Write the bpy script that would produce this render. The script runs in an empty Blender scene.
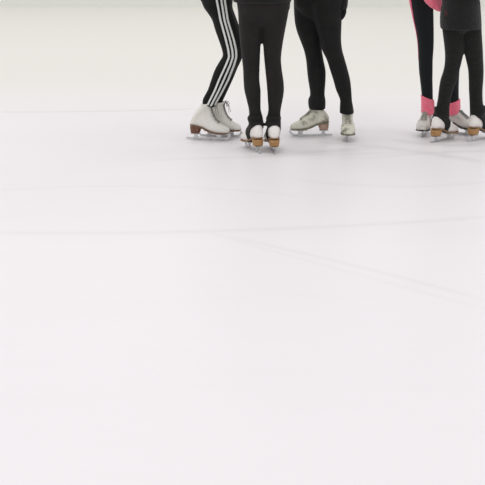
import bpy, math, random
from mathutils import Vector, Matrix
from mathutils.bvhtree import BVHTree
random.seed(7)
PI = math.pi
COL = bpy.context.scene.collection
# ------------------------------------------------------------------ camera model
F = 1237.0
H = 1.40
PITCH = math.atan(334.5 / F)
def ray(px, py):
    c, s = math.cos(PITCH), math.sin(PITCH)
    u, v = (px - 242.5) / F, -(py - 242.5) / F
    return Vector((u, c + v * s, -s + v * c))
def ground(px, py):
    r = ray(px, py); t = -H / r.z
    return Vector((r.x * t, r.y * t, 0))
def atY(px, py, Y):
    r = ray(px, py); t = Y / r.y
    return Vector((r.x * t, Y, H + r.z * t)), t / F      # point, metres per pixel there

# ------------------------------------------------------------------ mesh helpers
class MB:
    def __init__(s): s.v = []; s.f = []
    def loft(s, rings, cap0=True, cap1=True):
        n = len(rings[0]); b = len(s.v)
        for r in rings: s.v += [tuple(p) for p in r]
        for i in range(len(rings) - 1):
            for j in range(n):
                k = (j + 1) % n
                s.f.append((b + i*n + j, b + i*n + k, b + (i+1)*n + k, b + (i+1)*n + j))
        if cap0: s.f.append(tuple(b + j for j in reversed(range(n))))
        if cap1: s.f.append(tuple(b + (len(rings)-1)*n + j for j in range(n)))
    def grid(s, rows):
        n = len(rows[0]); b = len(s.v)
        for r in rows: s.v += [tuple(p) for p in r]
        for i in range(len(rows) - 1):
            for j in range(n - 1):
                s.f.append((b+i*n+j, b+i*n+j+1, b+(i+1)*n+j+1, b+(i+1)*n+j))
    def tube(s, pts, rad, n=10):
        pts = [Vector(p) for p in pts]
        if not isinstance(rad, (list, tuple)): rad = [rad] * len(pts)
        rings = []; up = None
        for i, p in enumerate(pts):
            d = (pts[min(i+1, len(pts)-1)] - pts[max(i-1, 0)]).normalized()
            if up is None:
                up = Vector((0, 0, 1)) if abs(d.z) < .9 else Vector((0, 1, 0))
            a = d.cross(up).normalized(); up = a.cross(d).normalized()
            rings.append([p + (a*math.cos(2*PI*j/n) + up*math.sin(2*PI*j/n))*rad[i] for j in range(n)])
        s.loft(rings)
    def ball(s, c, r, n=16, m=10, rot=None):
        c = Vector(c); rings = []
        if not isinstance(r, (list, tuple)): r = (r, r, r)
        for i in range(m + 1):
            t = -PI/2 + PI*(i + .02)/(m + .04)
            rings.append([Vector((r[0]*math.cos(t)*math.cos(2*PI*j/n), r[1]*math.cos(t)*math.sin(2*PI*j/n), r[2]*math.sin(t))) for j in range(n)])
        if rot: rings = [[rot @ p for p in q] for q in rings]
        s.loft([[c + p for p in q] for q in rings])
    def box(s, x0, x1, y0, y1, z0, z1):
        s.loft([[(x0,y0,z),(x1,y0,z),(x1,y1,z),(x0,y1,z)] for z in (z0, z1)])
    def prism(s, poly, y0, y1):          # poly in x,z extruded along y
        s.loft([[(x, y0, z) for x, z in poly], [(x, y1, z) for x, z in poly]])
    def xf(s, M):
        s.v = [tuple(M @ Vector(p)) for p in s.v]; return s

def tag(o, label=None, cat=None, group=None, kind=None):
    if label: o['label'] = label
    if cat: o['category'] = cat
    if group: o['group'] = group
    if kind: o['kind'] = kind
    return o
def build(name, mb, mat, parent=None, smooth=True, voxel=None, smit=4, bevel=None, solid=None, sub=0):
    me = bpy.data.meshes.new(name)
    me.from_pydata([tuple(p) for p in mb.v], [], mb.f)
    me.update()
    import bmesh
    b = bmesh.new(); b.from_mesh(me)
    if solid is None: bmesh.ops.recalc_face_normals(b, faces=b.faces)
    b.to_mesh(me); b.free()
    o = bpy.data.objects.new(name, me); COL.objects.link(o)
    mods = False
    if solid:
        m = o.modifiers.new('s', 'SOLIDIFY'); m.thickness = solid; m.offset = 0; mods = True
    if voxel:
        m = o.modifiers.new('r', 'REMESH'); m.mode = 'VOXEL'; m.voxel_size = voxel
        m = o.modifiers.new('m', 'SMOOTH'); m.factor = .5; m.iterations = smit; mods = True
    if bevel:
        m = o.modifiers.new('b', 'BEVEL'); m.width = bevel; m.segments = 2; mods = True
    if sub:
        m = o.modifiers.new('d', 'SUBSURF'); m.levels = sub; m.render_levels = sub; mods = True
    if mods:
        dg = bpy.context.evaluated_depsgraph_get()
        nm = bpy.data.meshes.new_from_object(o.evaluated_get(dg))
        o.modifiers.clear(); o.data = nm; bpy.data.meshes.remove(me); nm.name = name; me = nm
    me.materials.clear(); me.materials.append(mat)
    for p in me.polygons: p.use_smooth = smooth
    if parent:
        o.parent = parent
    return o

# ------------------------------------------------------------------ materials
def new_mat(name):
    m = bpy.data.materials.new(name); m.use_nodes = True
    nt = m.node_tree; return m, nt, nt.nodes['Principled BSDF']
def mat(name, col, rough=.6, metal=0, spec=.5, noise=None, bump=None, sheen=0):
    """noise = (scale, colour2, amount lo, hi) ; bump = (scale, strength, stretch)"""
    m, nt, p = new_mat(name)
    p.inputs['Base Color'].default_value = (*col, 1)
    p.inputs['Roughness'].default_value = rough
    p.inputs['Metallic'].default_value = metal
    p.inputs['Specular IOR Level'].default_value = spec
    if sheen:
        p.inputs['Sheen Weight'].default_value = sheen
        p.inputs['Sheen Roughness'].default_value = .6
    tc = nt.nodes.new('ShaderNodeTexCoord')
    if noise:
        n = nt.nodes.new('ShaderNodeTexNoise'); n.inputs['Scale'].default_value = noise[0]; n.inputs['Detail'].default_value = 5
        nt.links.new(tc.outputs['Object'], n.inputs['Vector'])
        r = nt.nodes.new('ShaderNodeMapRange'); r.inputs[1].default_value = noise[2]; r.inputs[2].default_value = noise[3]
        nt.links.new(n.outputs['Fac'], r.inputs[0])
        x = nt.nodes.new('ShaderNodeMix'); x.data_type = 'RGBA'
        x.inputs[6].default_value = (*col, 1); x.inputs[7].default_value = (*noise[1], 1)
        nt.links.new(r.outputs[0], x.inputs[0]); nt.links.new(x.outputs[2], p.inputs['Base Color'])
    if bump:
        mp = nt.nodes.new('ShaderNodeMapping'); mp.inputs['Scale'].default_value = bump[2]
        nt.links.new(tc.outputs['Object'], mp.inputs['Vector'])
        n = nt.nodes.new('ShaderNodeTexNoise'); n.inputs['Scale'].default_value = bump[0]; n.inputs['Detail'].default_value = 3
        nt.links.new(mp.outputs[0], n.inputs['Vector'])
        b = nt.nodes.new('ShaderNodeBump'); b.inputs['Strength'].default_value = bump[1]; b.inputs['Distance'].default_value = .01
        nt.links.new(n.outputs['Fac'], b.inputs['Height']); nt.links.new(b.outputs[0], p.inputs['Normal'])
    return m
M = {}
M['tight_a'] = mat('black jersey', (.006,.006,.0052), .8, bump=(22,.35,(1,1,1.6)), spec=.2, sheen=.04)
M['tight_b'] = mat('faded black leggings', (.0105,.0098,.0088), .8, noise=(14,(.0150,.0138,.0125),.4,.7), bump=(20,.4,(1,1,2.2)), spec=.2, sheen=.05)
M['tight_c'] = mat('black leggings', (.0065,.007,.0065), .8, noise=(14,(.010,.011,.0095),.4,.7), bump=(20,.4,(1,1,2)), spec=.2, sheen=.05)
M['tight_d'] = mat('blue black leggings', (.006,.0085,.0095), .75, bump=(20,.3,(1,1,2)), spec=.25, sheen=.05)
M['tight_e'] = mat('charcoal leggings', (.008,.0085,.0075), .85, noise=(60,(.014,.0145,.013),.45,.7), bump=(26,.4,(1,1,2)), spec=.2, sheen=.07)
M['fleece'] = mat('black fleece', (.008,.008,.0075), .95, noise=(150,(.017,.017,.016),.45,.7), bump=(120,.6,(1,1,1)), spec=.15, sheen=.1)
M['fleece_e'] = mat('charcoal fleece', (.0075,.0078,.007), .95, noise=(110,(.0145,.0145,.0135),.45,.7), bump=(110,.7,(1,1,1)), spec=.15, sheen=.15)
M['white_stripe'] = mat('white tape', (.78,.80,.76), .7)
M['pink'] = mat('pink fleece', (.97,.165,.255), .85, noise=(40,(.99,.23,.325),.4,.7), bump=(70,.5,(1,1,1)), sheen=.2)
M['pink_jersey'] = mat('pink jersey', (.92,.16,.27), .8)
M['red_mark'] = mat('dull red print', (.05,.010,.010), .8)
M['boot_white'] = mat('white skate leather', (.80,.775,.72), .42, noise=(22,(.70,.665,.59),.5,.75), bump=(40,.15,(1,1,1)))
M['boot_pure'] = mat('clean white skate leather', (.84,.80,.755), .45, noise=(18,(.76,.71,.65),.55,.8))
M['boot_worn'] = mat('worn cream skate leather', (.70,.68,.57), .5, noise=(26,(.20,.19,.13),.50,.70), bump=(40,.3,(1,1,1)))
M['boot_grey'] = mat('scuffed off white skate leather', (.69,.66,.61), .5, noise=(34,(.40,.36,.31),.54,.75), bump=(40,.25,(1,1,1)))
M['tongue'] = mat('grey felt tongue', (.58,.57,.52), .8)
M['lace_dark'] = mat('grey laces', (.20,.20,.185), .8)
M['lace_white'] = mat('off white laces', (.62,.60,.54), .8)
M['lace_mid'] = mat('grubby laces', (.36,.34,.29), .8)
M['hook'] = mat('steel eyelets', (.55,.55,.55), .3, metal=1)
M['steel'] = mat('skate steel', (.66,.67,.67), .3, metal=.85, noise=(40,(.5,.51,.51),.4,.7))
M['heel_dark'] = mat('dark brown stacked heel', (.13,.048,.026), .45, noise=(60,(.2,.08,.045),.4,.7))
M['heel_tan'] = mat('tan stacked heel', (.36,.185,.065), .5, noise=(60,(.46,.26,.10),.4,.7))
M['heel_pink'] = mat('faded rose brown heel', (.43,.29,.22), .55, noise=(60,(.34,.20,.14),.4,.7))
M['sole_brown'] = mat('brown leather sole', (.17,.085,.045), .5)
M['sole_tan'] = mat('tan leather sole', (.27,.155,.075), .5)
M['sole_dark'] = mat('dark leather sole', (.045,.04,.03), .5)
M['sole_worn'] = mat('olive worn sole', (.20,.19,.13), .6)
M['skin'] = mat('skin', (.62,.38,.28), .5)
M['lip'] = mat('lips', (.5,.18,.15), .5)
M['eye'] = mat('eye', (.05,.03,.02), .2)
M['hair_brown'] = mat('brown hair', (.08,.04,.02), .6, bump=(60,.6,(1,1,.1)))
M['hair_blond'] = mat('blond hair', (.35,.22,.09), .6, bump=(60,.6,(1,1,.1)))
M['hair_black'] = mat('black hair', (.02,.014,.01), .6, bump=(60,.6,(1,1,.1)))

# ------------------------------------------------------------------ ice skate
# side profile sections: (bottom x, bottom z, top x, top z, half width, exponent)
SEC = [(.1285,.050,.1295,.058,.010,2), (.125,.046,.124,.073,.026,2.1), (.112,.044,.108,.085,.038,2.3), (.092,.0435,.090,.093,.044,2.4),
       (.060,.0435,.069,.105,.046,2.4), (.030,.047,.050,.121,.0425,2.4), (.000,.056,.033,.140,.038,2.3), (-.040,.074,.020,.160,.035,2.2),
       (-.085,.084,.010,.178,.0345,2.2), (-.110,.088,.004,.192,.0345,2.2), (-.117,.115,.001,.203,.035,2.1), (-.105,.155,.000,.212,.036,2.0),
       (-.088,.190,.003,.219,.037,2.0), (-.070,.217,.007,.226,.038,2.0)]
def sec_at(s):
    s = max(0, min(len(SEC) - 1.0001, s)); i = int(s); t = s - i
    P = [SEC[max(0, min(len(SEC)-1, i + k))] for k in (-1, 0, 1, 2)]
    return [.5*((2*P[1][q]) + (-P[0][q]+P[2][q])*t + (2*P[0][q]-5*P[1][q]+4*P[2][q]-P[3][q])*t*t + (-P[0][q]+3*P[1][q]-3*P[2][q]+P[3][q])*t**3) for q in range(6)]
SHAFT = [1.0]
def boot_pt(s, th, off=0.0):            # th = 0 at the top ridge (instep)
    bx, bz, tx, tz, w, e = sec_at(s)
    k = SHAFT[0]
    sh = .22*(k > .9)
    if tz > .13: tx += (tz-.13)*sh
    if bz > .10: bx += (bz-.10)*sh
    if tz > .12: tz = .12 + (tz-.12)*k
    if bz > .12: bz = .12 + (bz-.12)*k
    c = Vector(((bx+tx)/2, 0, (bz+tz)/2)); a = Vector(((tx-bx)/2, 0, (tz-bz)/2))
    L = a.length; a = a.normalized() * (L + off)
    ct, st = math.cos(th), math.sin(th)
    k = (abs(ct)**e + abs(st)**e) ** (-1/e)
    # heel sections narrow towards the instep side, wide in the middle
    return c + a*(ct*k) + Vector((0, 1, 0))*((w+off)*st*k)
NS = len(SEC) - 1
def skate(parent, loc, ang, boot, heel, sole, lace, label, stirrup=None, scale=1.0, shaft=1.0, bow=None):
    SHAFT[0] = shaft
    Mx = Matrix.Translation(loc) @ Matrix.Rotation(ang, 4, 'Z') @ Matrix.Scale(scale, 4)
    mb = MB(); n = 40
    mb.loft([[boot_pt(NS*i/52, 2*PI*j/n) for j in range(n)] for i in range(53)])
    # padded collar ring
    if not stirrup and shaft > .57: mb.tube([boot_pt(NS-.05, 2*PI*j/24) for j in range(25)], .004, 6)
    b = build('ice_skate', mb.xf(Mx), boot, parent); b['label'] = label
    # sole plate following the bottom profile
    mb = MB(); rows = []
    xs = [(.1300,.010,.049), (.125,.027,.0445), (.112,.039,.0425), (.092,.0455,.042), (.060,.0475,.042), (.030,.041,.0455), (.0,.034,.0545), (-.030,.031,.0685), (-.055,.031,.077), (-.085,.033,.082), (-.108,.027,.0865), (-.116,.012,.088)]
    for x, w, z in xs:
        rows.append([(x, -w, z), (x, w, z), (x, w, z+.007), (x, -w, z+.007)])
    mb.loft(rows); build('sole', mb.xf(Mx), sole, b, bevel=.0015)
    # stacked heel, undercut at the front
    mb = MB(); rings = []
    for z, x0, x1, w in ((.042,-.110,-.058,.027), (.050,-.112,-.054,.028), (.066,-.114,-.049,.030), (.080,-.116,-.047,.031)):
        r = []
        for j in range(24):
            t = 2*PI*j/24; c, s_ = math.cos(t), math.sin(t)
            k = (abs(c)**3.5 + abs(s_)**3.5) ** (-1/3.5)
            r.append(((x0+x1)/2 + (x1-x0)/2*c*k, w*s_*k*(1 if c < .3 else 1), z + (.004 if c < 0 and z > .08 else 0)))
        rings.append(r)
    mb.loft(rings); build('heel', mb.xf(Mx), heel, b)
    # blade: runner, toe picks, two stanchions, mounting plates
    mb = MB()
    low = [(-.142,.010), (-.138,.002), (-.08,.0006), (0,.0), (.09,.0006), (.115,.004), (.120,.0035), (.122,.009), (.127,.0085), (.128,.014), (.133,.0145), (.1335,.022), (.138,.024), (.1375,.034)]
    upp = [(.131,.043), (.124,.036), (.118,.024), (.108,.0165), (.09,.013), (0,.012), (-.08,.012), (-.125,.0125), (-.141,.0135)]
    mb.prism(low + upp, -.0022, .0022)
    mb.prism([(.045,.010), (.088,.010), (.079,.022), (.083,.040), (.034,.040), (.052,.024)], -.0032, .0032)
    mb.prism([(-.100,.010), (-.060,.010), (-.072,.022), (-.068,.038), (-.098,.038), (-.090,.022)], -.0032, .0032)
    mb.prism([(.128,.036), (.1335,.040), (.120,.044), (.085,.043), (.083,.038), (.115,.0385)], -.003, .003)
    mb.box(.022, .118, -.022, .022, .0385, .0425); mb.box(-.112, -.054, -.019, .019, .035, .0385)
    build('blade', mb.xf(Mx), M['steel'], b, smooth=False)
    # tongue
    mb = MB()
    mb.grid([[boot_pt(s, a*(.30 if s < 13 else .30), .0025) + (Vector((.004, 0, .020*(shaft > .9))) * max(0, s-12.4)) for a in (-1,-.66,-.33,0,.33,.66,1)] for s in [4.0 + (9 if shaft > .9 else (4.8 if shaft < .57 else 6.5))*i/24 for i in range(25)]])
    build('tongue', mb.xf(Mx), M['tongue'] if lace is M['lace_dark'] else boot, b, solid=.003)
    # laces : criss cross plus eyelets
    mb = MB(); N = 9
    P = [(4.2 + (8.6 if shaft > .9 else (4.2 if shaft < .57 else 6.6))*k/(N-1)) for k in range(N)]
    for k in range(N - 1):
        for sgn in (-1, 1):
            mb.tube([boot_pt(P[k] + (P[k+1]-P[k])*t, sgn*(1-2*t)*.42, .006) for t in (0,.25,.5,.75,1)], .0019, 6)
    for k in range(N):
        if k % 2 == 0: mb.tube([boot_pt(P[k], a*.42, .005) for a in (-1,-.5,0,.5,1)], .0019, 6)
    # bow
    for sgn in ((-1, 1) if bow is not None else ()):
        c = boot_pt(P[bow], 0, .009)
        mb.tube([c, c + Vector((.012, sgn*.016, .008)), c + Vector((.018, sgn*.036, -.006)), c + Vector((.012, sgn*.030, -.022)), c + Vector((.003, sgn*.006, -.003))], .0018, 6)
        mb.tube([c, c + Vector((.016, sgn*.014, -.012)), c + Vector((.022, sgn*.026, -.045)), c + Vector((.026, sgn*.030, -.062))], .0016, 6)
    build('laces', mb.xf(Mx), lace, b)
    if stirrup:
        me_rows = [[boot_pt(1 + 12*i/110, 2*PI*j/96, .0035) for j in range(97)] for i in range(111)]
        mb = MB(); mb.grid(me_rows)
        keep = []
        for f in mb.f:
            c = sum((Vector(mb.v[i]) for i in f), Vector()) / 4
            x, z = c.x, c.z
            u = (z - .070) / .100 + (c.y/.036)**2*.13                     # 0 at sole, 1 where it closes round the heel
            if u < -.6: 
                continue
            uu = max(0, min(1, u))
            back = -.030 - .092*(1 - math.sqrt(max(0, 1 - uu**2.6)))
            if u >= 1: back = -9
            front = -.002 + .042*uu**1.6
            if z > .145: front = 9
            if back <= x <= front: keep.append(f)
        mb.f = keep
        for f in keep: pass
        used = sorted({i for f in keep for i in f}); ix = {o: n_ for n_, o in enumerate(used)}
        mb.v = [mb.v[i] for i in used]; mb.f = [tuple(ix[i] for i in f) for f in keep]
        top = [boot_pt(13, 2*PI*j/96, .0035) for j in range(97)]; rows = []
        for t in (0, .15, .35, .6, .8, 1):
            row = []
            for j in range(97):
                a = 2*PI*j/96; q = Vector((-.044 + .034*math.cos(a), .036*math.sin(a), top[0].z + .025)); p = top[j]
                v = p.lerp(q, t); bul = .0035*math.sin(PI*t)
                row.append(v + Vector((math.cos(a), math.sin(a), 0))*bul)
            rows.append(row)
        mb.grid(rows)
        mb.xf(Mx)
        so = build('stirrup', mb, stirrup, parent, solid=.004)
        so['label'] = 'black legging stirrup strapped over the boot'
    return Mx

# ------------------------------------------------------------------ bodies
def ring(c, rx, ry, yaw=0, n=28, tilt=0):
    cy, sy = math.cos(yaw), math.sin(yaw); out = []
    for j in range(n):
        a = 2*PI*j/n; x, y = rx*math.cos(a), ry*math.sin(a)
        X, Yv = x*cy - y*sy, x*sy + y*cy
        out.append(Vector((c.x + X, c.y + Yv, c.z + tilt*X)))
    return out
def leg_rings(rows, Y0, Y1, ratio, grow=0.0, fac=1.0):
    """rows of (py, xl, xr[, tilt]) from hip (first) to ankle (last); Y0 hip depth, Y1 ankle depth."""
    out = []; ya, yb = rows[0][0], rows[-1][0]
    ax = []
    for r in rows:
        t = (r[0] - ya) / (yb - ya)
        Y = Y0 + (Y1 - Y0) * (t if len(r) < 5 else r[4])
        c, s = atY((r[1] + r[2]) / 2, r[0], Y)
        rx = (r[2] - r[1]) / 2 * s * fac + grow
        rt = ratio(t) if callable(ratio) else ratio
        out.append(ring(c, rx, rx*rt, tilt=(r[3] if len(r) > 3 else 0)))
        ax.append((c, rx))
    return out, ax
def dense(rows, n=4):
    """smooth interpolation between measured rows"""
    R = []
    rows = [tuple(r) + (0,)*(4-len(r)) for r in rows]
    for i in range(len(rows) - 1):
        P = [rows[max(0, i-1)], rows[i], rows[i+1], rows[min(len(rows)-1, i+2)]]
        for k in range(n):
            t = k / n; d = P[2][0] - P[1][0]
            v = [P[1][0] + d*t]
            for q in (1, 2, 3):
                m1 = (P[2][q]-P[0][q]) / max(1e-6, P[2][0]-P[0][0]) * d
                m2 = (P[3][q]-P[1][q]) / max(1e-6, P[3][0]-P[1][0]) * d
                v.append((2*t**3-3*t*t+1)*P[1][q] + (t**3-2*t*t+t)*m1 + (-2*t**3+3*t*t)*P[2][q] + (t**3-t*t)*m2)
            R.append(tuple(v))
    R.append(rows[-1]); return R

def torso_rings(hip, yaw, secs, grow=0.0):
    out = []
    f = Vector((math.cos(yaw), math.sin(yaw), 0))
    for z, w, d, fo in secs:
        c = Vector((hip.x, hip.y, z)) + f*fo
        out.append(ring(c, d + grow, w + grow, yaw))
    return out
TOR = [(.86,.150,.100,0), (.93,.158,.104,0), (1.00,.135,.090,.005), (1.07,.120,.080,.008), (1.15,.130,.088,.008), (1.24,.145,.096,.005), (1.31,.150,.090,0), (1.36,.120,.072,-.005), (1.395,.060,.052,-.008), (1.42,.047,.048,-.004), (1.47,.045,.047,.006)]
def hand_mb(mb, wrist, dirv, palm_n, side, curl=.35, fat=1.0, size=1.0):
    """side = direction of the thumb; palm_n = palm normal"""
    d = dirv.normalized(); s = (side - d*side.dot(d)).normalized(); n = d.cross(s).normalized()
    if n.dot(palm_n) < 0: n = -n
    R = []
    for t, w, h in ((-.02,.024,.017), (.0,.025,.016), (.03,.034,.015), (.06,.039,.014), (.085,.038,.012), (.09,.034,.009)):
        c = wrist + d*t
        R.append([c + s*(w*fat*math.cos(2*PI*j/16)) + n*(h*fat*math.sin(2*PI*j/16)) for j in range(16)])
    mb.loft(R)
    for k, (o, L) in enumerate(((.029,.068), (.010,.076), (-.010,.071), (-.028,.055))):
        p = wrist + d*.075 + s*o; dd = (d + s*(o*2.5)).normalized(); pts = [p]; a = 0
        for seg in (.38, .34, .28):
            pts.append(pts[-1] + (dd*math.cos(a) + n*math.sin(a))*(L*seg + (.012 if seg == .38 else 0))); a += curl
        mb.tube(pts, [.0088*fat, .0085*fat, .0078*fat, .006*fat], 10)
    p = wrist + d*.02 + s*.022
    mb.tube([p, p + s*.024 + d*.022 + n*.006, p + s*.034 + d*.050 + n*.012, p + s*.034 + d*.074 + n*.018], [.013*fat, .011*fat, .0095*fat, .007*fat], 10)

def person(label, hip, yaw, legs, feet, tights, jacket, jacket_hem, hair, arms, pelvis=None, gloves=(None, None),
           jacket_grow=.022, leg_ratio=.98, hem_flare=0.0, legg_stop=None, tall=1.0):
    """legs: [rows, ...] pixel silhouettes; feet: [(matrix)] skates; arms: [(elbow, wrist, dir, thumb side)] in local coords"""
    root = bpy.data.objects.new('person', None); COL.objects.link(root)
    root.location = (0, 0, 0)
    tag(root, label, 'person', 'skaters standing in a huddle')
    f = Vector((math.cos(yaw), math.sin(yaw), 0)); l = Vector((-math.sin(yaw), math.cos(yaw), 0))
    def W(p): return Vector((hip.x, hip.y, 0)) + f*p[0] + l*p[1] + Vector((0, 0, p[2]))
    # ---- leggings
    lg = MB(); body = MB(); axes = []
    for rows, Mx, Yh in zip(legs, feet, [q[1] for q in pelvis['hips']]):
        ank = Mx @ Vector((-.028, 0, .20))
        rr = dense(rows)
        rings, ax = leg_rings(rr, Yh, ank.y, leg_ratio)
        axes.append(ax); lg.loft(rings)
        thin, _ = leg_rings(rr, Yh, ank.y, leg_ratio, fac=.82)
        a2 = Mx @ Vector((-.045, 0, .13))
        body.loft(thin[:-9] + [ring(ank, .019, .019), ring(a2, .018, .018)])
        body.tube([a2 + Vector((0,0,.02)), Mx @ Vector((-.06, 0, .115)), Mx @ Vector((0, 0, .088)), Mx @ Vector((.06, 0, .072)), Mx @ Vector((.105, 0, .066))], [.017,.018,.017,.015,.010], 14)
    pr = pelvis['rings']
    b0 = pr[0]; cz = Vector(b0[0])
    pr = [(tuple(cz - Vector((0,0,.055))), b0[1]*.22, b0[2]*.4, b0[3]), (tuple(cz - Vector((0,0,.03))), b0[1]*.55, b0[2]*.7, b0[3])] + pr
    lg.loft([ring(Vector(c), rx, ry, yy) for c, rx, ry, yy in pr])
    body.loft([ring(Vector(c), rx*.84, ry*.84, yy) for c, rx, ry, yy in pr])
    L = build('leggings', lg, tights, root, voxel=.0065, smit=6)
    # ---- body
    tr = [s for s in TOR if s[0] > .98]
    body.loft(torso_rings(hip, yaw, tr, -.004))
    hc = W((.025, 0, 1.56))
    body.ball(hc, (.092, .072, .108), 24, 16, Matrix.Rotation(yaw, 3, 'Z'))
    body.ball(W((.052, 0, 1.505)), (.050, .046, .050), 16, 10, Matrix.Rotation(yaw, 3, 'Z'))
    body.tube([W((.108, 0, 1.575)), W((.124, 0, 1.55)), W((.128, 0, 1.538)), W((.112, 0, 1.530))], [.008, .010, .012, .008], 10)
    for sg in (-1, 1):
        body.ball(W((.015, sg*.074, 1.553)), (.018, .010, .031), 12, 8, Matrix.Rotation(yaw, 3, 'Z'))
    jk = MB()
    hems = [s for s in TOR if s[0] > jacket_hem + .03 and s[0] < 1.41]
    z0 = jacket_hem
    def lerp_sec(z):
        z = max(z, TOR[0][0])
        for a, b in zip(TOR, TOR[1:]):
            if a[0] <= z <= b[0]:
                t = (z-a[0])/(b[0]-a[0]); return [a[k]+(b[k]-a[k])*t for k in (1,2,3)]
    q = lerp_sec(z0)
    hems = [(z0, q[0] + hem_flare, q[1] + hem_flare, q[2])] + hems
    if pelvis.get('jacket'):
        jk.loft([ring(Vector(c), rx, ry, yy) for c, rx, ry, yy in pelvis['jacket']])
    jk.loft(torso_rings(hip, yaw, hems, jacket_grow))
    for k, (el, wr, dv, ts) in enumerate(arms):
        sg = 1 if k == 0 else -1
        sh = W((0, sg*.150, 1.325)); e = W(el); w = W(wr)
        D = f*dv[0] + l*dv[1] + Vector((0, 0, dv[2])); T = f*ts[0] + l*ts[1] + Vector((0, 0, ts[2]))
        body.tube([W((0, sg*.10, 1.31)), sh, (sh+e)/2, e, (e+w)/2, w], [.035,.042,.038,.033,.032,.023], 14)
        N = D.cross(T)
        if N.dot(-l*sg) < 0: N = -N
        hand_mb(body, w, D, N, T)
        g = gloves[k]
        if g:
            gm = MB(); gm.tube([w - D.normalized()*.05, w, w + D.normalized()*.02], [.036, .033, .03], 14)
            hand_mb(gm, w, D, N, T, fat=g[1])
            go = build('glove', gm, g[0], root, voxel=.004, smit=2)
            if g[2]: go['label'] = g[2]
        jk.tube([W((0, sg*.08, 1.305)), W((0, sg*.135, 1.295)), sh.lerp(e, .22), (sh+e)/2, e, (e+w)/2, w - (w-e).normalized()*.005], [.045,.056,.060,.056,.052,.050,.046], 18)
    bo = build('body', body, M['skin'], root, voxel=.006, smit=3)
    J = build('jacket', jk, jacket, root, voxel=.0075, smit=5)
    # hair with a bun
    hm = MB()
    hm.ball(W((.006, 0, 1.578)), (.096, .080, .102), 24, 14, Matrix.Rotation(yaw, 3, 'Z'))
    hm.ball(W((-.105, 0, 1.61)), .038, 16, 10)
    hm.v = [tuple(v) for v in hm.v]
    hr = build('hair', hm, hair, root, voxel=.006, smit=2)
    # trim the hair off the face
    import bmesh
    b = bmesh.new(); b.from_mesh(hr.data)
    kill = [v for v in b.verts if ((v.co - W((0,0,0))).dot(f) > .045 and v.co.z < 1.62) or ((v.co - W((0,0,0))).dot(f) > .0 and v.co.z < 1.56)]
    bmesh.ops.delete(b, geom=kill, context='VERTS'); b.to_mesh(hr.data); b.free()
    for sg in (-1, 1):
        em = MB(); em.ball(W((.104, sg*.031, 1.567)), .0125, 12, 8); build('eye', em, M['eye'], root)
    mm = MB(); mm.tube([W((.094, -.022, 1.510)), W((.103, -.01, 1.512)), W((.105, 0, 1.510)), W((.103, .01, 1.512)), W((.094, .022, 1.510))], [.003,.006,.006,.006,.003], 8)
    build('mouth', mm, M['lip'], root)
    return root, L, J, axes

def bvh(o):
    return BVHTree.FromPolygons([v.co.copy() for v in o.data.vertices], [tuple(p.vertices) for p in o.data.polygons])

# ================================================================== SKATER A : three white stripes, facing right
def ang(d): return math.radians(d)
def foot(px, py, a, sc=1.0):
    return Matrix.Translation(ground(px, py)) @ Matrix.Rotation(ang(a), 4, 'Z') @ Matrix.Scale(sc, 4)
def mk_pelvis(hips, rings, jacket=None): return dict(hips=hips, rings=rings, jacket=jacket)
def pr(px0, px1, py, Y, ry, yaw=0):
    c, s = atY((px0+px1)/2, py, Y); return (tuple(c), (px1-px0)/2*s, ry, yaw)

SK = []   # skates to build once the person exists
def do_skates(root, specs):
    for (px, py, a, sc, bt, hl, so, lc, lab, st) in specs:
        sh_ = {'boot_white': 1.0, 'boot_pure': .68, 'boot_worn': .60, 'boot_grey': .55}[bt]
        skate(root, ground(px, py), ang(a), M[bt], M[hl], M[so], M[lc], lab, M[st] if st else None, sc, sh_, {'boot_white': -2}.get(bt))

# A
fA = [foot(209.3, 140.2, -13), foot(221.5, 136.6, -9)]
YA = fA[0].translation.y; YA2 = fA[1].translation.y; hy = (YA + YA2)/2 + .02
near = [(-8,200.5,231), (0,201,232), (8,204,231.5), (14,208.3,233.3), (20,212,235.6), (30,215,239), (40,218.6,241.3), (50,221.9,242.2), (56,222.6,242), (62,219,240), (70,214.6,235), (80,211,229.5), (90,207.6,223.5), (98,204.0,218,-.2), (102,202.6,215.6,-.33), (106,202.4,214,-.35)]
far = [(r[0], r[1]+(2.5 if r[0]<60 else 2.5+(r[0]-60)*.085), r[2]+(1 if r[0]<60 else 1+(r[0]-60)*.14)) for r in near]
far = [(r[0]-1.5, r[1], r[2], -.2 if r[0] > 97 else 0) for r in far]
hipA, s_ = atY(217, 0, hy)
pelA = mk_pelvis([('n', hy-.07), ('f', hy+.07)], [pr(200.5,232.5,1,hy,.155), pr(199,232.5,-8,hy,.165), pr(202,233,-20,hy,.15), pr(205,233,-28,hy,.135)])
A, LA, JA, axA = person('skater in black leggings with three white side stripes, seen side on', Vector((hipA.x, hy, 0)), 0.0, [near, far], fA, M['tight_a'], M['fleece'], .965, M['hair_brown'],
    [((.02,.20,1.09), (.15,.10,1.10), (.2,-1,.1), (0,0,1)), ((.02,-.20,1.09), (.15,-.10,1.13), (.2,1,.1), (0,0,1))], pelA, leg_ratio=.80)
do_skates(A, [(208.8,139.8,-12,1.02,'boot_white','heel_dark','sole_brown','lace_dark','white skate with dark brown heel and grey laces, nearer the camera',None),
              (221.5,136.6,-9,.98,'boot_white','heel_dark','sole_brown','lace_dark','white skate behind the other, only its toe and laces showing',None)])
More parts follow.
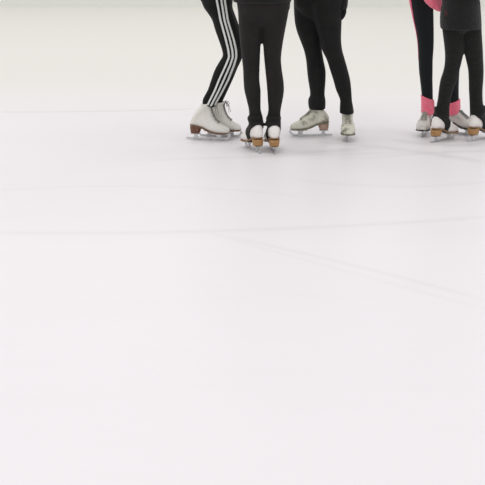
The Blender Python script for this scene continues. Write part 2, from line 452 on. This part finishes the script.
# stripes
T = bvh(LA)
STR = [[(-22,213.5),(-8,215.2),(0,216.7),(20,220.5),(40,226),(50,228.4),(57,229.2),(65,226),(80,219),(90,215),(106.5,206.8)],
       [(-22,218.5),(-8,219.8),(0,221.2),(20,224.4),(40,230),(50,232.3),(57,232.9),(65,230.2),(80,223.6),(90,219),(107.5,210)],
       [(-22,222.5),(-8,223.6),(0,224.7),(20,227.7),(40,233.8),(50,236),(57,236.3),(65,234),(80,228),(90,223),(108.3,213)]]
camo = Vector((0, 0, H))
for st in STR:
    for side in (0, 1):
        rows = []
        for k in range(0, 132):
            py = -22 + k
            if py > st[-1][0] - .4: break
            for a, b in zip(st, st[1:]):
                if a[0] <= py <= b[0]:
                    t = (py-a[0])/(b[0]-a[0]); x = a[1]+(b[1]-a[1])*t
            sm = 0
            row = []
            for q in (-1, -.5, 0, .5, 1):
                if side == 0:
                    d = ray(x + q*1.02, py).normalized(); o = camo
                else:
                    p, _ = atY(x + q*1.15 + 1.5, py, YA); d = Vector((0, -1, 0)); o = p + Vector((0, 2, 0))
                h = T.ray_cast(o, d)
                if h[0] is None or abs(h[0].y - YA) > .3: row = None; break
                nn = h[1] if h[1].dot(d) < 0 else -h[1]
                row.append(h[0] + nn*.0012)
            if row: rows.append(row)
        # smooth along the path
        for it in range(2):
            rows = [rows[0]] + [[(rows[i-1][j] + rows[i][j]*2 + rows[i+1][j])/4 for j in range(5)] for i in range(1, len(rows)-1)] + [rows[-1]]
        mb = MB(); mb.grid(rows)
        o = build('stripe', mb, M['white_stripe'], A, solid=.0012); o['label'] = 'white stripe'

# ================================================================== SKATER B : back view, stirrup leggings
fB = [foot(252.8, 149.8, 110), foot(272.7, 150.2, 95)]
YB = (fB[0].translation.y + fB[1].translation.y)/2 - .05; hy = YB + .02
bl = [(-4,237,262), (10,237.8,262.6), (22,238.4,262.2), (38,239.6,261.0), (50,240.9,260.4), (60,242,260.0), (70,243,259.6), (80,243.4,259.5), (90,244.2,260.7), (100,246.6,260.7), (110,248.8,260.9), (117,249.1,262.8), (121,249,263.4), (126,248.6,264)]
br = [(-4,262,291), (10,262,289), (22,262.2,286.8), (38,263.1,283.8), (50,263.4,281.9), (60,264.2,281.1), (70,265.2,282), (80,266.2,283.5), (90,267.1,284.1), (100,267.7,282.7), (110,268.2,280.8), (117,266.9,280.6), (121,265.8,280.8), (126,264.8,281)]
hipB, _ = atY(263, 0, hy)
pelB = mk_pelvis([('l', hy), ('r', hy)], [pr(239,286,18,hy,.085), pr(237.3,290,8,hy+.0,.110), pr(236,291,-3,hy,.118), pr(238,288,-16,hy,.105), pr(243,283,-28,hy,.09)], [pr(233.2,291.4,2.3,hy,.123), pr(232.8,291.6,0,hy,.13), pr(233,291.5,-5,hy,.13), pr(235.5,290,-18,hy,.12), pr(240,287,-28,hy,.11)])
B, LB, JB, axB = person('skater with back turned, next to the striped leggings, black stirrups over white skates', Vector((hipB.x, hy, 0)), PI/2, [bl, br], fB, M['tight_b'], M['fleece'], .955, M['hair_blond'],
    [((.02,.20,1.09), (.15,.10,1.10), (.2,-1,.1), (0,0,1)), ((.02,-.20,1.09), (.15,-.10,1.13), (.2,1,.1), (0,0,1))], pelB, leg_ratio=1.0)
do_skates(B, [(252.8,149.8,110,1.0,'boot_pure','heel_tan','sole_tan','lace_white','white skate with tan heel, toe turned out to the left','tight_b'),
              (272.7,150.2,95,1.0,'boot_pure','heel_tan','sole_tan','lace_white','white skate with tan heel, seen straight from behind','tight_b')])

# ================================================================== SKATER C : facing the camera
fC = [foot(310.5, 136, 184, 1.0), foot(347.3, 138.9, -92, .98)]
RC = lambda t: 1.0 if t < .88 else 1.0 + (t-.88)*2.6
YC = (fC[0].translation.y + fC[1].translation.y)/2; hy = YC + .03
cl = [(-8,294,320), (0,293.6,320.5), (20,294.5,319.5), (30,296.4,320), (40,300,321), (50,303.8,322), (60,306,323.6), (70,307,325.6), (80,308.1,325.6), (90,309.7,324.9), (96,309.9,324.8), (99,308.2,325.5), (104,308.2,325.6), (109,309,325.3)]
cr = [(-8,316,344), (0,309,343.5), (15,312.5,342), (30,317,341.4), (40,319.4,341.2), (50,322,342.3), (60,326.8,345.1), (70,330,347.9), (80,333.2,350.3), (90,336,351.4), (96,338.6,351.8), (100,340,352), (107,339.8,353.2), (113.5,339.6,354.2,0)]
hipC, _ = atY(319, 0, hy)
pelC = mk_pelvis([('l', hy+.045), ('r', hy-.045)], [pr(300,338,14,hy,.085), pr(295,342.5,6,hy,.105), pr(293,343.5,-4,hy,.11), pr(296,342,-18,hy,.10), pr(300,338,-30,hy,.09)])
gx, gs = atY(344.5, -6, hy - .03)
w_loc = (-(gx.y-hy), (gx.x-hipC.x), gx.z)
# facing -y : local forward = -y, local left = +x
C_, LC, JC, axC = person('skater facing the camera in plain black leggings and worn cream skates', Vector((hipC.x, hy, 0)), -PI/2, [cl, cr], fC, M['tight_c'], M['fleece'], .94, M['hair_black'],
    [((-.02,.255,1.10), (w_loc[0], w_loc[1], w_loc[2]), (.05,-.02,-1), (1,.0,0)), ((.02,-.20,1.09), (.15,-.10,1.13), (.2,1,.1), (0,0,1))], pelC, leg_ratio=RC,
    gloves=((M['fleece'], 1.6, 'black glove hanging beside the hip'), None))
do_skates(C_, [(310.5,136,184,1.0,'boot_worn','heel_pink','sole_worn','lace_mid','worn cream skate with dark scuffs, side on with its toe to the left',None),
               (347.3,138.9,-92,.98,'boot_worn','heel_pink','sole_worn','lace_mid','worn cream skate pointing at the camera',None)])

# ================================================================== SKATER D : pink cuffs
fD = [foot(424.6, 134.6, 252, .95), foot(458.5, 133.8, -38, .97)]
hy = (fD[0].translation.y + fD[1].translation.y)/2 + .08
dl = [(-26,410,431), (-8,408.3,432), (0,409.3,433), (10,411.3,433.4), (20,413.3,433.6), (30,415.6,433.8), (40,417.3,433.8), (50,418.2,433.5), (60,418.5,432.8), (70,418.9,432.7), (80,420,432.6), (90,421.1,432.8), (100,422,433), (110,422.4,433)]
dr = [(-26,433,457), (-8,435,459), (0,437.5,459.5), (10,440,460), (20,442,460.5), (30,443.6,461), (40,444.6,461), (52,445.6,460.8), (60,445.6,460.2), (70,445.8,459.6), (80,446.5,459), (90,447.5,458.8), (100,448.5,458.9), (110,448.8,458.9)]
hipD, _ = atY(433.5, 0, hy)
pelD = mk_pelvis([('l', hy), ('r', hy)], [pr(416,452,-6,hy,.085), pr(410,457,-12,hy,.10), pr(409.5,458,-20,hy,.105), pr(411,456,-30,hy,.10), pr(415,452,-38,hy,.09)])
ex, es = atY(426, -15, hy - .19); et, es = atY(439.8, 10.5, hy - .19)
w_loc = (-(ex.y-hy), (ex.x-hipD.x), ex.z)
w_dir = (-(et.y-ex.y), et.x-ex.x, et.z-ex.z)
D_, LD, JD, axD = person('skater in black leggings with bright pink ankle cuffs and pink top', Vector((hipD.x, hy, 0)), -PI/2, [dl, dr], fD, M['tight_d'], M['pink'], .985, M['hair_blond'],
    [((-.03,.20,1.10), (.08,.13,1.14), (.2,-.9,.5), (0,0,1)), ((.04,-.185,1.10), w_loc, w_dir, (0,0,1))], pelD, leg_ratio=.98,
    gloves=(None, None))
dv = (et - ex).normalized(); n0 = (et - ex).length
mb = MB(); mb.tube([ex - dv*.05, ex, ex + dv*n0*.3, ex + dv*n0*.52, ex + dv*n0*.72, ex + dv*n0*.88, et + dv*.006], [.046, .052, .057, .054, .043, .027, .008], 20)
o = build('mitten', mb, M['pink'], D_, voxel=.006, smit=2); o['label'] = 'pink fleece mitten reaching towards the skater in front'
do_skates(D_, [(424.6,134.6,252,.95,'boot_grey','heel_tan','sole_dark','lace_mid','scuffed off-white skate turned slightly left, by itself',None),
               (458.5,133.8,-38,.97,'boot_grey','heel_tan','sole_dark','lace_dark','scuffed off-white skate pointing right, between two tan heels',None)])
for rows, ank in (([(97.5,420.9,434.0,-.38), (101,421.2,434.2,-.3), (106,421.4,434.5,-.2), (111,421.3,434.9,-.15), (113.5,421.2,435.2,-.12)], 0),
                  ([(101,447.7,459.8,.38), (104,447.8,460,.3), (108,448,460,.25), (112,448.2,459.8,.3), (113.5,448.4,459.6,.32)], 1)):
    Y = (fD[ank] @ Vector((-.045, 0, .20))).y
    rr, _ = leg_rings(dense(rows), Y, Y - .008, 1.22, grow=.0015)
    mb = MB(); mb.loft(rr)
    o = build('ankle_cuff', mb, M['pink'], D_); o['label'] = 'bright pink cuff round the ankle'
# pink side stripe on the outer leg
T = bvh(LD); rows = []
for k in range(60):
    t = k/59; i = int(t*(len(axD[0])-1)*.62); c, r = axD[0][i]
    a0 = math.radians(168 - 4*t); a1 = math.radians(214 - 34*t); row = []
    for q in range(7):
        a = a0 + (a1-a0)*q/6; d = -Vector((math.cos(a), math.sin(a), 0)); h = T.ray_cast(c - d*.5, d)
        if h[0] is None: break
        row.append(h[0] - d*.0015)
    if len(row) == 7 and (not rows or (rows[-1][0]-row[0]).length > .004): rows.append(row)
mb = MB(); mb.grid(rows)
o = build('stripe', mb, M['pink_jersey'], D_, solid=.0015); o['label'] = 'pink stripe down the outer side of the leg'

# ================================================================== SKATER E : back view, right edge
fE = [foot(443.2, 140.4, 46, .98), foot(481.5, 139.4, 40, 1.0)]
hy = (fE[0].translation.y + fE[1].translation.y)/2 - .10
el = [(0,443.5,462), (20,441.5,463), (30,442.3,464), (40,443.6,464), (50,444.7,463.8), (60,445,462), (70,443.6,459.5), (80,440.4,456.8), (90,438.8,453.2), (100,437.6,450.6), (107,436.2,449.6), (113,435.2,449.4), (118,434.9,449.6)]
er = [(0,456,480), (20,459,481.4), (30,461,481.6), (40,462,482.2), (50,463.6,482.8), (60,466,483.2), (70,468.1,483.6), (80,468.7,483.3), (90,468.9,482.6), (100,469.4,482.7), (107,469.7,483.6), (113,469.9,484.2), (118,470,484.6)]
hipE, _ = atY(460.5, 0, hy)
jkE = [pr(440.5,481.5,29,hy,.112), pr(440,481.5,24,hy,.118), pr(440,481,16,hy,.118), pr(441,480,8,hy,.118), pr(443,479.3,0,hy,.115), pr(444,479,-12,hy,.110)]
pelE = mk_pelvis([('l', hy), ('r', hy)], [pr(442,479,24,hy,.09), pr(441,480,14,hy,.108), pr(443.5,479,2,hy,.110), pr(444,478,-12,hy,.105), pr(444,476,-26,hy,.09)], jkE)
E, LE, JE, axE = person('skater with back turned in long charcoal fleece top, in front of the pink cuffs', Vector((hipE.x, hy, 0)), PI/2 - .5, [el, er], fE, M['tight_e'], M['fleece_e'], .90, M['hair_brown'],
    [((.02,.20,1.09), (.15,.10,1.10), (.2,-1,.1), (0,0,1)), ((.02,-.20,1.09), (.15,-.10,1.13), (.2,1,.1), (0,0,1))], pelE, leg_ratio=1.0)
do_skates(E, [(443.2,140.4,46,.98,'boot_pure','heel_tan','sole_tan','lace_white','white skate with tan heel and black strap, left foot','tight_e'),
              (481.5,139.4,40,1.0,'boot_pure','heel_tan','sole_tan','lace_white','white skate with tan heel, cut by the right edge of the picture','tight_e')])
# small red print on fleece
T = bvh(JE); rows = []
for i in range(7):
    row = []
    for q in range(5):
        d = ray(444.2 + q*.7 + i*.1, 10 + i*1.0).normalized(); h = T.ray_cast(camo, d)
        row.append(h[0] - d*.0015)
    rows.append(row)
mb = MB(); mb.grid(rows)
build('chest_print' if False else 'print', mb, M['red_mark'], E, solid=.001)['label'] = 'small dull red print on the fleece'

# ================================================================== SETTING
def ice_mat():
    m, nt, p = new_mat('rink ice'); N = nt.nodes; Lk = nt.links
    tc = N.new('ShaderNodeTexCoord'); sep = N.new('ShaderNodeSeparateXYZ'); Lk.new(tc.outputs['Object'], sep.inputs[0])
    X, Y = sep.outputs[0], sep.outputs[1]
    def math_(op, a, b=None, c=None, clamp=False):
        n = N.new('ShaderNodeMath'); n.operation = op; n.use_clamp = clamp
        for i, v in enumerate((a, b, c)):
            if v is None: continue
            if isinstance(v, (int, float)): n.inputs[i].default_value = v
            else: Lk.new(v, n.inputs[i])
        return n.outputs[0]
    def noise(scale, sx=1, sy=1, detail=4, off=0):
        mp = N.new('ShaderNodeMapping'); mp.inputs['Scale'].default_value = (sx, sy, 1); mp.inputs['Location'].default_value = (off, off*.7, 0)
        Lk.new(tc.outputs['Object'], mp.inputs[0])
        n = N.new('ShaderNodeTexNoise'); n.inputs['Scale'].default_value = scale; n.inputs['Detail'].default_value = detail
        Lk.new(mp.outputs[0], n.inputs['Vector']); return n.outputs['Fac']
    def mix(f, a, b):
        n = N.new('ShaderNodeMix'); n.data_type = 'RGBA'
        Lk.new(f, n.inputs[0])
        for i, v in ((6, a), (7, b)):
            if isinstance(v, tuple): n.inputs[i].default_value = (*v, 1)
            else: Lk.new(v, n.inputs[i])
        return n.outputs[2]
    def mark(pts, w, soft=1.0):
        """curve y = a+bx+cx^2 through three ground points, from x0 to x2"""
        g = [ground(*q) for q in pts]
        (x0,y0),(x1,y1),(x2,y2) = [(q.x,q.y) for q in g]
        c = ((y2-y0)/(x2-x0) - (y1-y0)/(x1-x0))/(x2-x1); b = (y1-y0)/(x1-x0) - c*(x0+x1); a = y0 - b*x0 - c*x0*x0
        yy = math_('ADD', math_('ADD', math_('MULTIPLY', math_('MULTIPLY', X, X), c), math_('MULTIPLY', X, b)), a)
        wob = math_('MULTIPLY', math_('SUBTRACT', noise(1.3, 1, 1, 2), .5), .03)
        dist = math_('ABSOLUTE', math_('SUBTRACT', math_('ADD', Y, wob), yy))
        v = math_('SUBTRACT', 1, math_('DIVIDE', dist, w), clamp=True)
        v = math_('POWER', v, soft)
        e0 = math_('MULTIPLY', math_('SUBTRACT', X, x0-.1), 5, clamp=True); e1 = math_('MULTIPLY', math_('SUBTRACT', x2+.1, X), 5, clamp=True)
        return math_('MULTIPLY', math_('MULTIPLY', v, e0), e1)
    near = (.860,.826,.836); farc = (.81,.790,.730)  # darker, warmer far ice: the change of light with distance put into the colour
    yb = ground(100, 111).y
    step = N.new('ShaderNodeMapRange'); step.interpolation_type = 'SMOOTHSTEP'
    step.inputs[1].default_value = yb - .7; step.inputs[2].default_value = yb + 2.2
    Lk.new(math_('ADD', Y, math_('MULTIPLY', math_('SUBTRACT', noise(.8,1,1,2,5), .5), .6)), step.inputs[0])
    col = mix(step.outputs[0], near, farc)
    # frosted cloudy patches
    f1 = math_('MULTIPLY', math_('SUBTRACT', noise(.9, .5, 1.2, 4), .42), 1.3, clamp=True)
    col = mix(math_('MULTIPLY', f1, .20), col, (.76,.745,.745))
    f2 = math_('MULTIPLY', math_('SUBTRACT', noise(7, .35, 2.2, 5, 3), .50), 2.0, clamp=True)
    col = mix(math_('MULTIPLY', f2, .14), col, (.72,.71,.71))
    yg = ground(242, 232).y
    band = N.new('ShaderNodeMapRange'); band.interpolation_type = 'SMOOTHSTEP'
    band.inputs[1].default_value = yg - .25; band.inputs[2].default_value = yg + .05
    Lk.new(Y, band.inputs[0])
    col = mix(math_('MULTIPLY', band.outputs[0], .07), col, (.70,.685,.695))
    for pts, w, st, so in (([(0,233),(210,231),(485,217)], .05, .22, 1.5), ([(225,236),(340,262),(485,300)], .035, .20, 1.5), ([(225,238),(350,272),(485,309)], .02, .15, 1),
                           ([(0,112),(90,111.4),(190,109)], .045, .35, 1), ([(330,143),(385,148),(485,162)], .10, .30, 1), ([(185,139.5),(230,143),(262,146)], .03, .25, 1),
                           ([(150,160),(250,157),(420,152)], .05, .18, 1), ([(255,155),(300,153),(360,149)], .10, .35, 1.2), ([(395,140),(440,145),(485,143)], .10, .38, 1.2), ([(380,157),(430,153),(500,151)], .06, .25, 1), ([(300,180),(380,186),(485,182)], .05, .12, 1), ([(0,190),(120,186),(300,196)], .03, .12, 1)):  # skate tracks and streaks, with the skaters' contact shadows painted in beside the skates
        col = mix(math_('MULTIPLY', math_('MULTIPLY', mark(pts, w, so), st), math_('ADD', .55, noise(3,1,1,3))), col, (.56,.56,.56))
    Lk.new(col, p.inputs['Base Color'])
    p.inputs['Roughness'].default_value = .42; p.inputs['Specular IOR Level'].default_value = .22
    bn = N.new('ShaderNodeBump'); bn.inputs['Strength'].default_value = .12; bn.inputs['Distance'].default_value = .004
    Lk.new(noise(22, .6, 1.6, 5), bn.inputs['Height']); Lk.new(bn.outputs[0], p.inputs['Normal'])
    return m
mb = MB(); mb.box(-14, 14, -3, 18.6, -.05, 0)
tag(build('floor', mb, ice_mat(), smooth=False), 'white rink ice with faint skate tracks and painted contact shadows', kind='structure')
yb = ground(100, 7).y
m_board = mat('rink board', (.80,.80,.765), .5, noise=(1.5,(.77,.77,.735),.4,.7)); m_kick = mat('kick plate', (.78,.79,.745), .5)
mb = MB()
mb.box(-14, 14, yb, yb+.12, .0, 1.10)
w = build('wall_back', mb, m_board, smooth=False); tag(w, 'white rink boards beyond the skaters', kind='structure')
mb = MB(); mb.box(-14, 14, yb-.012, yb, 0, .20); tag(build('baseboard_back', mb, m_kick, smooth=False), 'pale kick plate along the rink boards', kind='structure')
mb = MB(); mb.box(-14, 14, yb-.02, yb+.14, 1.10, 1.16); tag(build('trim_1', mb, m_board, smooth=False, bevel=.01), 'cap rail on the rink boards', kind='structure')

# ------------------------------------------------------------------ light
w = bpy.data.worlds.new('hall'); bpy.context.scene.world = w; w.use_nodes = True
bg = w.node_tree.nodes['Background']; bg.inputs[0].default_value = (.98, .98, 1.0, 1); bg.inputs[1].default_value = .74
def lamp(x, y, z, sx, sy, power, col):
    l = bpy.data.lights.new('hall_lamp', 'AREA'); l.shape = 'RECTANGLE'; l.size = sx; l.size_y = sy; l.energy = power; l.color = col
    o = bpy.data.objects.new('hall_lamp', l); COL.objects.link(o); o.location = (x, y, z); return o
for x in (-7, 0, 7):
    for y, c, e in ((1.5, (1,.985,1.0), 1.0), (7.5, (1,.985,.97), .9), (14.5, (1,.98,.94), 1.15)):
        lamp(x - 1.5, y, 8.0, 3.5, 2.5, 82*e, c)

# ------------------------------------------------------------------ camera
cd = bpy.data.cameras.new('camera'); cam = bpy.data.objects.new('camera', cd); COL.objects.link(cam)
cam.location = (0, 0, H); cam.rotation_euler = (PI/2 - PITCH, 0, 0)
cd.sensor_width = 36; cd.lens = F / 485 * 36; cd.clip_end = 200
cd.dof.use_dof = True; cd.dof.focus_distance = 7.7; cd.dof.aperture_fstop = 2.4
sc = bpy.context.scene; sc.camera = cam
sc.view_settings.view_transform = 'Standard'; sc.view_settings.look = 'None'; sc.view_settings.exposure = -.02; sc.view_settings.gamma = 1
